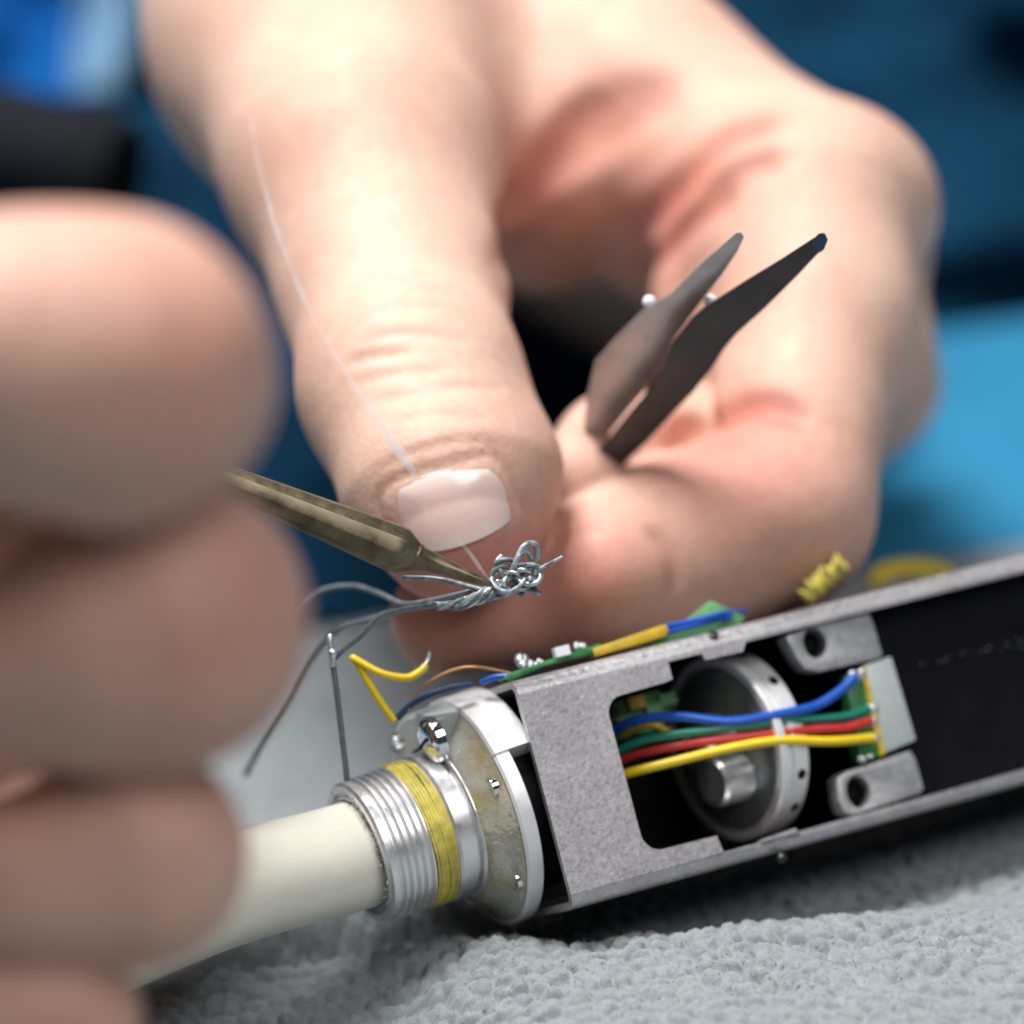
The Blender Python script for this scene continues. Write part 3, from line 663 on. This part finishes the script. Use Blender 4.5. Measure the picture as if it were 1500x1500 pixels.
for x, y in ((1252, 991), (1273, 1038), (1273, 1057), (1276, 1081)):
    sb = MB(); sb.ball(BP(x + 3, y, -1.35), .62, 12, (1.3, .9, .8)); sb.build('solder_joint', 'solder', board)
# the four wires
def bwire(pts, r, name, mat, par, label=None, seg=12, n=8):
    q = spline([np.array(BP(*p_)) for p_ in pts], n); mb = MB(); mb.tube(q, r, seg); o = mb.build(name, mat, par, 60)
    return tag(o, label) if label else o
bwire([(885, 1085, -9), (905, 1066, -7), (942, 1053, -4.5), (997, 1050, -2.2), (1070, 1057, -1), (1143, 1046, -.6), (1195, 1034, -.6), (1232, 1011, -.7), (1253, 990, -.9)], .52, 'wire', 'blue', dev, 'blue wire')
bwire([(880, 1120, -9), (901, 1103, -7), (942, 1085, -4.5), (1004, 1074, -2.3), (1088, 1064, -1.2), (1162, 1055, -.9), (1235, 1050, -.9), (1276, 1037, -1.4)], .46, 'wire', 'green', dev, 'dark green wire')
bwire([(885, 1135, -9), (909, 1114, -7), (960, 1099, -4.2), (1033, 1086, -2), (1125, 1075, -1), (1198, 1068, -.7), (1239, 1066, -.7), (1276, 1056, -1.2)], .46, 'wire', 'red', dev, 'red wire')
bwire([(880, 1150, -8), (912, 1135, -5), (978, 1118, -2.5), (1070, 1096, -1), (1143, 1085, -.5), (1217, 1086, -.5), (1279, 1081, -1)], .5, 'wire', 'yellow', dev, 'yellow wire')
bwire([(900, 1080, -10), (950, 1062, -7), (985, 1075, -6), (1010, 1078, -5)], .4, 'wire', 'ochre', dev, 'short ochre wire behind the others')
gb = MB(); gb.prism([[uv(*p_, -9) for p_ in [(895, 1030), (965, 1010), (985, 1050), (960, 1070), (900, 1085)]]], B, -9, -10); b2_ = gb.build('circuit_board', 'pcb', dev, 25)
for x, y in ((930, 1030), (955, 1040), (975, 1025), (915, 1060)):
    c_ = MB(); c = BP(x, y, -8.9); c_.prism([[(-.9, -.6), (.9, -.6), (.9, .6), (-.9, .6)]], lambda a, b, w: c + ex*a + ey*b + ez*w, 0, .7); c_.build('chip', random.choice(['ochre', 'pcb_pale', 'yellow']), b2_, 25)
# ------------------------------------------------------------------ device: connector end
A0 = B(-16, 10.6, -11.5); A1 = B(-3.4, 11.6, -11.5); AX = unit(A1 - A0)
def at(u): return A0 + AX*(u + 16)
UPV = unit(ey - AX*(ey @ AX)); FRV = unit(ez - AX*(ez @ AX))
def lathe(prof, name, mat, smooth=30, seg=96, a0=0, a1=360, close=False, par=None, bevel=0):
    mb = MB(); mb.lathe(at(0), AX, FRV, prof, seg, a0, a1, close); return mb.build(name, mat, par or dev, smooth, bevel)
# angles run from the lens side (0): find which way is up
SG = 1 if np.cross(AX, FRV) @ UPV > 0 else -1
pr = [(-16.1, 6.35), (-16.1, 7.0), (-15.85, 7.3), (-15.2, 7.3)]
u = -15.2
while u < -11.2: pr += [(u + .22, 6.95), (u + .38, 6.95), (u + .62, 7.38), (u + .8, 7.38)]; u += .8
pr += [(-10.9, 6.9), (-6.4, 6.9), (-6.4, 5.5), (-15.9, 5.5), (-15.9, 6.35)]
lathe(pr, 'threaded_sleeve', 'bright_metal', 35, 96, close=True)
lathe([(-8.6, 6.95), (-8.6, 7.35), (-8.3, 7.6), (-6.7, 7.6), (-6.6, 7.1), (-6.3, 7.1), (-6.2, 7.7), (-6.0, 7.9), (-5.0, 8.0), (-5.0, 6.9)], 'neck_ring', 'bright_metal', 30, close=True)
lathe([(-5.9, 7.9), (-5.6, 8.5), (-4.9, 9.2), (-4.0, 10.3), (-3.45, 11.3), (-3.42, 8.0)], 'resin_fillet', 'resin', 60, 96, close=True)
lathe([(-3.4, 7.0), (-3.4, 11.5), (-3.15, 11.75), (-1.75, 11.75), (-1.6, 11.55), (-1.6, 7.0)], 'flange', 'plate_metal', 28, 128, close=True)
s_ = (25, 98) if SG > 0 else (-98, -25)
lathe([(-3.45, 8.2), (-3.45, 11.6), (-3.25, 11.95), (.9, 11.95), (1.05, 11.8), (1.05, 8.2)], 'flange_block', 'plate_metal', 28, 40, s_[0], s_[1], True)
s_ = (60, 168) if SG > 0 else (-168, -60)
lathe([(-6.6, 8.0), (-6.6, 11.0), (-6.3, 11.5), (-3.46, 11.6), (-3.46, 8.0)], 'frosted_plate', 'cover', 30, 48, s_[0], s_[1], True)
lathe([(-1.6, 0), (-1.6, 9.6), (2.4, 9.6), (2.4, 0)], 'inner_barrel', 'black', 30)
def rdir(deg): a = math.radians(deg); return FRV*math.cos(a) + UPV*math.sin(a)
for deg, r, u0, R2, m_ in ((62, 9.3, -6.5, 2.35, 'chrome'), (118, 10.4, -6.6, 1.0, 'chrome'), (12, 9.6, -3.9, 1.1, 'chrome'), (-48, 9.9, -3.6, 1.1, 'chrome')):
    mb = MB(); mb.lathe(at(u0) + rdir(deg)*r, -AX, UPV, [(-.6, 0), (-.6, R2), (.25, R2), (.5, R2*.96), (R2*.34, R2*.72), (R2*.45, R2*.38), (R2*.49, 0)], 28); sc_ = mb.build('screw', m_, dev, 50)
    if R2 > 1.5:
        mb = MB(); c = at(u0) + rdir(deg)*r - AX*R2*.46; a_ = unit(UPV*.25 + np.cross(AX, UPV)); b_ = np.cross(AX, a_)
        mb.prism([[(-1.3, -.16), (1.3, -.16), (1.3, .16), (-1.3, .16)]], lambda x, y, w: c + a_*x + b_*y - AX*w, -.35, .12); mb.build('slot_shade', 'black', sc_)  # raised black bar; shade of the screw groove put into its color
# yellow thread wound round the sleeve
wd_ = MB()
for i in range(13):
    u0 = -10.9 + i*.175; tl = random.uniform(-.25, .25); ph = random.uniform(0, 6.28); rr = 7.12 + random.uniform(0, .22)
    pts = [at(u0 + tl*math.sin(a + ph)) + rdir(math.degrees(a))*(rr + .05*math.sin(3*a + ph)) for a in np.linspace(math.pi, 3*math.pi, 61)]
    wd_.tube(pts, random.uniform(.16, .24), 7)
wd_.build('thread_winding', 'winding', dev, 70)
# fluff between cable and sleeve
fb = MB()
for i in range(900):
    a = random.uniform(0, 360); r = random.uniform(5.35, 6.5); p0 = at(-15.6 + random.uniform(-.5, .6)) + rdir(a)*r
    d1 = RNG.normal(size=3); d1 = unit(d1 - AX*.7); L = random.uniform(.4, 1.0); d2 = unit(d1 + RNG.normal(size=3)*.6)
    fb.tube([p0, p0 + d1*L*.5, p0 + d1*L*.5 + d2*L*.5], .035, 3, False)
tag(fb.build('lint', 'lint', dev, 180), kind='stuff')
lathe([(-15.2, 4.9), (-15.2, 6.4), (-14.6, 6.4), (-14.6, 4.9)], 'sleeve_lining', 'black', 30, close=True)
cpts = [at(-13), at(-16.4), P(475, 1266, 3), P(350, 1299, -3), P(225, 1346, -9), P(60, 1420, -16), P(-200, 1545, -26)]
cb = MB(); cb.tube(spline(cpts, 10), 5.42, 48); cb.build('cable', 'cable', dev, 60)
# parts on the top of the housing
def topplate(poly, w0, w1, name, mat, par=None):
    mb = MB(); mb.prism([[uv(*p_, w0) for p_ in poly]], B, w0, w1); return mb.build(name, mat, par or dev, 25, bevel=.08)
tb = topplate([(738, 993), (748, 985), (790, 971), (880, 942), (884, 953), (800, 975), (745, 998)], -2.5, -4.5, 'circuit_board', 'pcb')
topplate([(868, 950), (975, 914), (980, 922), (976, 932), (872, 962)], -2.3, -3.4, 'yellow_tape', 'ochre')
topplate([(930, 945), (985, 925), (1043, 880), (1092, 903), (1085, 915), (985, 948)], -3.5, -4.6, 'circuit_board', 'pcb_pale')
for pts, m_ in (([(975, 918, -2.6), (1015, 910, -2.7), (1060, 899, -3), (1090, 896, -6)], 'blue'), ([(978, 926, -2.6), (1020, 915, -2.7), (1070, 903, -3.2)], 'blue'), ([(705, 1000, -5), (725, 992, -4), (750, 990, -3)], 'blue')):
    bwire(pts, .3, 'wire', m_, dev)
for x, y, r, m_ in ((766, 968, .75, 'solder'), (773, 975, .6, 'solder'), (820, 955, .62, 'ceramic'), (850, 946, .55, 'solder'), (790, 972, .4, 'solder')):
    mb = MB()
    if m_ == 'ceramic':
        c = BP(x, y, -3); mb.prism([[(-.8, -.5), (.8, -.5), (.8, .5), (-.8, .5)]], lambda a, b, w: c + ex*a + ey*b + ez*w, 0, .8)
    else:
        for _ in range(4): mb.ball(BP(x + random.uniform(-6, 6), y + random.uniform(-4, 4), -3), r*random.uniform(.5, .9), 9)
    mb.build('component' if m_ == 'ceramic' else 'solder_joint', m_, tb, 40)
bwire([(748, 986, -4), (700, 977, -5), (665, 981, -6), (630, 998, -7), (606, 1022, -8), (598, 1040, -8)], .13, 'fine_wire', 'copper', dev)
bwire([(582, 1052, -9), (600, 1034, -8), (628, 1018, -6), (665, 1006, -5), (690, 1003, -5)], .34, 'wire', 'handle', dev, 'dark insulated wire along the plate edge')
yl = bwire([(577, 1056, -9), (562, 1035, -9), (540, 1000, -9), (524, 972, -9), (517, 964, -9), (527, 970, -8.6), (560, 987, -8), (595, 993, -8), (615, 984, -8), (624, 975, -8)], .40, 'wire', 'yellow', dev, 'kinked yellow lead with a bare end', n=6)
bwire([(620, 979, -8), (627, 966, -8), (629, 955, -8)], .2, 'bare_end', 'solder', yl)
# wound yellow parts behind the housing
cl = MB()
for i in range(12): 
    c = BP(1182 + i*4.6, 874 - i*4 - 6*(i % 2), -8 - random.uniform(0, 1.5)); cl.lathe(c, ex*.8 + ey*random.uniform(-.2, .8) + ez*random.uniform(-.2, .7), ey, [(.2*math.cos(a), .95 + .2*math.sin(a)) for a in np.linspace(0, 6.28, 8)[:-1]], 20, close=True)
cl.build('coil', 'winding', dev, 70)
# ------------------------------------------------------------------ wires being soldered
wb = empty('wire_bundle', P(725, 855, 0), 'tangled knot of thin tinned gray wires at the tip of the soldering iron', 'wires')
def strand(pts, r, name='strand', mat='strand', n=8):
    mb = MB(); mb.tube([P(*x) for x in spline(pts, n)], r, 8); return mb.build(name, mat, wb, 60)
strand([(590, 846, 1), (640, 848, 0), (690, 860, 0), (725, 868, -.3)], .26)
strand([(776, 842, 0), (800, 828, -.5), (824, 816, -1)], .2)
strand([(740, 850, 0), (733, 835, -.4), (728, 822, 0), (735, 814, .4)], .22)
strand([(745, 850, 0), (755, 825, -.8), (768, 800, -.8), (784, 798, 0), (786, 818, .3), (770, 836, .5), (752, 846, 0)], .32)
strand([(748, 838, -.4), (760, 815, -1), (772, 808, -.5), (778, 824, .2), (764, 840, .3)], .26)
for k_ in range(16):                        # helically twisted tail and knot
    ph = k_*2*math.pi/16*3.1; pts = []
    e0 = random.uniform(0, .35); e1 = random.uniform(.55, 1.)
    for t_ in np.linspace(e0, e1, 9):
        x = 625 + 165*t_; y = 886 - 22*t_ - 26*max(0, t_ - .55) + 6*math.sin(t_*7); am = 4 + 13*t_**1.5
        pts.append((x + random.uniform(-3, 3)*t_, y + am*math.sin(ph + t_*(9 + k_ % 4)), .9*am/15*math.cos(ph + t_*(9 + k_ % 4))*1.2))
    strand(pts, random.uniform(.14, .26), mat=['strand', 'solder', 'gray_wire', 'strand'][k_ % 4], n=5)
for k_ in range(14):                        # loose curls that close the knot
    c = np.array([RNG.uniform(735, 778), RNG.uniform(828, 862)]); a0 = RNG.uniform(0, 6.28); rx = RNG.uniform(9, 22); sp = RNG.uniform(2.2, 4.6); tl = RNG.uniform(-.9, .9)
    strand([(c[0] + rx*math.cos(a0 + sp*t_)*1.1, c[1] + rx*math.sin(a0 + sp*t_)*.75 - 6*t_, tl*math.cos(a0*2 + 5*t_) - .3) for t_ in np.linspace(0, 1, 7)], RNG.uniform(.16, .34), mat=['strand', 'solder', 'gray_wire'][k_ % 3], n=5)
strand([(700, 868, .3), (640, 884, .5), (590, 893, 1), (555, 905, 2), (528, 932, 3), (502, 953, 4), (488, 966, 5)], .30, 'wire', 'gray_wire')
strand([(690, 866, .5), (630, 880, 3), (590, 884, 7), (553, 868, 12), (513, 858, 15), (465, 868, 17), (428, 900, 18), (400, 945, 20)], .28, 'wire', 'gray_wire')
strand([(640, 885, 2), (590, 893, 8), (540, 908, 13), (495, 922, 17), (455, 965, 20), (418, 1030, 24), (385, 1085, 27), (360, 1135, 30)], .36, 'wire', 'gray_wire')
strand([(488, 975, 4), (494, 1020, 4), (500, 1070, 5), (507, 1130, 6), (510, 1170, 7)], .32, 'wire', 'gray_wire')
ps = MB(); ps.tube([P(487, 976, 3.5), P(487, 955, 3.5), P(483, 942, 3.5), P(484, 930, 3.5)], [.3, .36, .34, .3], 10); ps.ball(P(487, 957, 3.3), .5, 12); ps.build('tinned_end', 'solder', wb, 60)
# yellow wire scrap lying on the towel behind
sc = MB(); sc.tube([P(*x) for x in spline([(1278, 852, 72), (1300, 836, 74), (1335, 832, 76), (1370, 836, 78), (1395, 848, 80)], 8)], 1.0, 10)
tag(sc.build('wire_scrap', 'yellow', None, 60), 'blurred yellow wire scrap on the towel behind the housing', 'wire')
# ------------------------------------------------------------------ smoke
sm = MB()
for q0 in ([(716, 848, -3.0, 2), (703, 832, -3.2, 3.5), (690, 813, -3.5, 3.5), (677, 797, -3.8, 2.5), (664, 782, -4, .6)],
           [(612, 706, -3.4, 1), (604, 690, -3.2, 6), (590, 668, -3, 9), (568, 638, -2, 8.5), (545, 603, -1, 6), (516, 560, 1, 4.5), (490, 518, 3, 4.5), (462, 470, 5, 4.5), (440, 425, 8, 4.5), (420, 375, 10.5, 4.5), (404, 335, 13, 5), (392, 290, 16, 4.5), (381, 250, 19, 3.5), (372, 205, 22, 2.5), (366, 160, 26, 1)]):
    sp_ = spline(q0, 7); sm.tube([P(*q[:3]) for q in sp_], [max(rad(q[3], q[2]), .02) for q in sp_], 14)
tag(sm.build('smoke', 'smoke', None, 80), 'thin pale wisp of smoke rising from the soldering tip past the thumb', 'smoke', kind='stuff')
